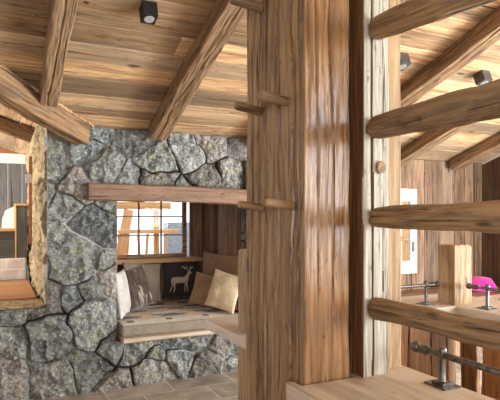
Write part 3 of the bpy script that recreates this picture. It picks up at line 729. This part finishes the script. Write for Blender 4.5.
# far counter round the stairwell
FZ = .955
fc = thing('counter', (2.0, 2.4, 0), 'farther light wood counter cap around the stairwell with newel posts', 'counter')
poly = [(1.0, 1.96), (1.4, 1.96), (1.4, 2.30), (2.525, 2.30), (2.525, -.4), (2.95, -.4), (2.95, 2.74), (1.4, 2.74), (1.38, 2.62), (1.03, 2.63), (1.0, 2.60)]
slab('counter_cap', poly, FZ-.048, FZ, M['counter'], fc, bevel=.006)
planks('board_panel', (1.42, 2.37, 0), (0, 0, 1), (1, 0, 0), 1.16, lambda v: (0, FZ-.05), M['board'], .12, .19, flip=True, thick=.025, gap=.012, wany=.014, parent=fc)
planks('board_panel', (2.60, 2.33, 0), (0, 0, 1), (0, -1, 0), 2.6, lambda v: (0, FZ-.05), M['board'], .13, .2, flip=True, thick=.025, gap=.035, wany=.02, parent=fc)
upright('support_post', 1.06, 1.21, 2.16, 2.30, 0, FZ-.049, M['newel'], fc, amp=.003, seed=91, step=.04)
def newel(x0, y0, label, seed, ztop):
    o = upright('newel_post', x0, x0+.15, y0, y0+.14, FZ+.001, ztop, M['newel'], None, amp=.003, step=.012, nper=80, seed=seed, rnd_r=.007, chamfer_end=.012)
    return tag(o, label, 'post', 'newel posts')
newel(1.06, 2.16, 'light newel post half hidden at the left edge of the massive post', 93, 1.345)
newel(2.54, 2.32, 'square light newel post with chamfered top at right near the pink cushion', 95, 1.325)
handrail((2.522, 2.43, 1.075), (1.30, 2.43, 1.075), [.11, .9], FZ, 'metal handrail left of the square newel post, running back to the pale slim post', rr=.010)
handrail((2.62, 2.30, 1.075), (2.62, -.2, 1.075), [.15, 1.2], FZ, 'metal handrail right of the square newel post below the pink cushion', rr=.010)

# bench under the white window and the pink cushion
bn = thing('bench', (4.3, 4.45, 0), 'reddish wooden bench along the plank wall behind the newel post', 'bench')
planks('seat', (2.80, 4.06, .58), (1, 0, 0), (0, 1, 0), .70, lambda v: (0, 2.93), M['lintel'], .2, .25, thick=.04, parent=bn, jog=0)
planks('front_panel', (2.82, 4.14, 0), (0, 0, 1), (1, 0, 0), 2.88, lambda v: (0, .578), M['wall'], .16, .25, flip=True, thick=.025, parent=bn)
o, _, _ = pillow('cushion', (5.20, 4.36, .70), .34, .32, .13, -26, 70, 8, M['pink'], 'bright magenta pink cushion on the far bench right of the newel post', group=None, seed=14)

# ------------------------------------------------------------------ CEILING LAMPS
def spot(x, y, size, h, mat, label, slope=True, z=None, energy=1.5):
    zz = zroof(y) if z is None else z
    t = thing('ceiling_spotlight', (x, y, zz), label, 'lamp', 'square ceiling spotlights')
    ang = -math.atan(PITCH) if slope else 0
    Mw = Matrix.Translation((x, y, zz)) @ Matrix.Rotation(ang, 4, 'X')
    box('housing', (-size/2, -size/2, -h), (size/2, size/2, -.001), mat, t, .004, Mw)
    r = size*.33
    me_o = lathe('lens', [(0, r*.3), (.001, r), (.006, r*1.08)], Mw @ Vector((0, 0, -h-.004)), Mw @ Vector((0, 0, 0)), M['lens'], t)
    d = bpy.data.lights.new('spot_beam', 'SPOT'); d.energy = energy; d.spot_size = 1.4; d.spot_blend = .6; d.color = (1, .85, .66); d.shadow_soft_size = .012
    lo = bpy.data.objects.new('spot_beam', d); col.objects.link(lo); p = Mw @ Vector((0, 0, -h-.02)); lo.parent = t
    lo.matrix_basis = Matrix.Translation(p-Vector((x, y, zz)))
    return t
spot(.83, 3.10, .09, .10, M['black'], 'black square ceiling spotlight between the two left rafters')
spot(3.80, 3.18, .10, .10, M['greylamp'], 'grey square ceiling spotlight on the bright ceiling at far right')
spot(2.85, 3.15, .10, .10, M['greylamp'], 'grey ceiling spotlight mostly hidden by the pale slim post')
spot(.0, 6.3, .08, .06, M['black'], 'small dark ceiling spotlight seen beyond the valley beam through the left opening', slope=False, z=zroof2(.04)-.0, energy=25)

# ------------------------------------------------------------------ LEFT ROOM FURNITURE
tb = thing('table', (-.6, 5.7, 0), 'warm orange wooden table just beyond the low stone wall at left', 'table')
slab('table_top', [(-2.0, 5.02), (.31, 5.02), (.335, 5.06), (.335, 6.45), (-2.0, 6.45)], .735, .785, M['orange'], tb, bevel=.01)
for lx, ly in ((-1.9, 5.1), (.2, 5.1), (-1.9, 6.35), (.2, 6.35)): box('leg', (lx-.04, ly-.04, 0), (lx+.04, ly+.04, .734), M['orange'], tb, .005)
sb = thing('cabinet', (-.6, 6.8, 0), 'grey wooden cabinet with light edge trim and a tiled base in the left room', 'cabinet')
box('tiled_base', (-2.0, 6.58, 0), (.32, 7.0, 1.02), M['white'], sb, .003)
tl = slab('wall_tiles', [(0, 0), (2.3, 0), (2.3, .24), (0, .24)], 0, .012, M['tiles'], sb, bevel=0, Mw=Matrix.Translation((-1.99, 6.579, .785)) @ Matrix.Rotation(math.pi/2, 4, 'X'))
box('low_panel', (-2.0, 6.60, 1.022), (.205, 6.98, 1.335), M['greypanel'], sb, .003)
box('tall_panel', (.222, 6.59, 1.022), (.335, 7.0, 1.63), M['greypanel'], sb, .003)
box('trim', (-2.0, 6.585, 1.336), (.205, 7.0, 1.362), M['lightwood'], sb, .002)
box('trim', (.206, 6.58, 1.631), (.335, 7.0, 1.657), M['lightwood'], sb, .002)
box('trim', (.207, 6.583, 1.023), (.220, 7.0, 1.63), M['lightwood'], sb, .002)
o = slab('white_panel', [(-.07, 0), (.06, 0), (.06, .26), (-.03, .21), (-.06, .12)], 0, .02, M['bright'], bevel=.003, Mw=Matrix.Translation((.135, 6.68, 1.364)) @ Matrix.Rotation(math.radians(80), 4, 'X'))
tag(o, 'white upright panel standing on the low grey cabinet in the left room', 'panel')
# strip with white plate on the ochre side wall
st = thing('switch_strip', (.33, 5.95, 1.2), 'narrow copper brown strip with a white square plate on the ochre side wall', 'switch')
box('strip', (.318, 5.94, 1.22), (.350, 5.96, 2.14), M['cable'], st, .003)
box('white_plate', (.285, 5.915, 1.86), (.345, 5.938, 1.95), M['white'], st, .004)

# ------------------------------------------------------------------ OUTSIDE THE ALCOVE WINDOW
gd = slab('snow_ground', [(-3, 9.2), (12, 9.2), (12, 26), (-3, 26)], -.3, -.2, M['snow'], bevel=0); struct(gd)
rl = thing('balcony_railing', (1.9, 7.2, 0), 'orange timber balcony railing outside the alcove window', 'railing')
def tb_(name, p, q, w, h): return timber(name, p, q, w, h, M['outwood'], parent=rl, up=(0, -1, 0) if abs(q[2]-p[2]) > abs(q[0]-p[0]) else (0, 0, 1), amp=.003, step=.05, nper=36)
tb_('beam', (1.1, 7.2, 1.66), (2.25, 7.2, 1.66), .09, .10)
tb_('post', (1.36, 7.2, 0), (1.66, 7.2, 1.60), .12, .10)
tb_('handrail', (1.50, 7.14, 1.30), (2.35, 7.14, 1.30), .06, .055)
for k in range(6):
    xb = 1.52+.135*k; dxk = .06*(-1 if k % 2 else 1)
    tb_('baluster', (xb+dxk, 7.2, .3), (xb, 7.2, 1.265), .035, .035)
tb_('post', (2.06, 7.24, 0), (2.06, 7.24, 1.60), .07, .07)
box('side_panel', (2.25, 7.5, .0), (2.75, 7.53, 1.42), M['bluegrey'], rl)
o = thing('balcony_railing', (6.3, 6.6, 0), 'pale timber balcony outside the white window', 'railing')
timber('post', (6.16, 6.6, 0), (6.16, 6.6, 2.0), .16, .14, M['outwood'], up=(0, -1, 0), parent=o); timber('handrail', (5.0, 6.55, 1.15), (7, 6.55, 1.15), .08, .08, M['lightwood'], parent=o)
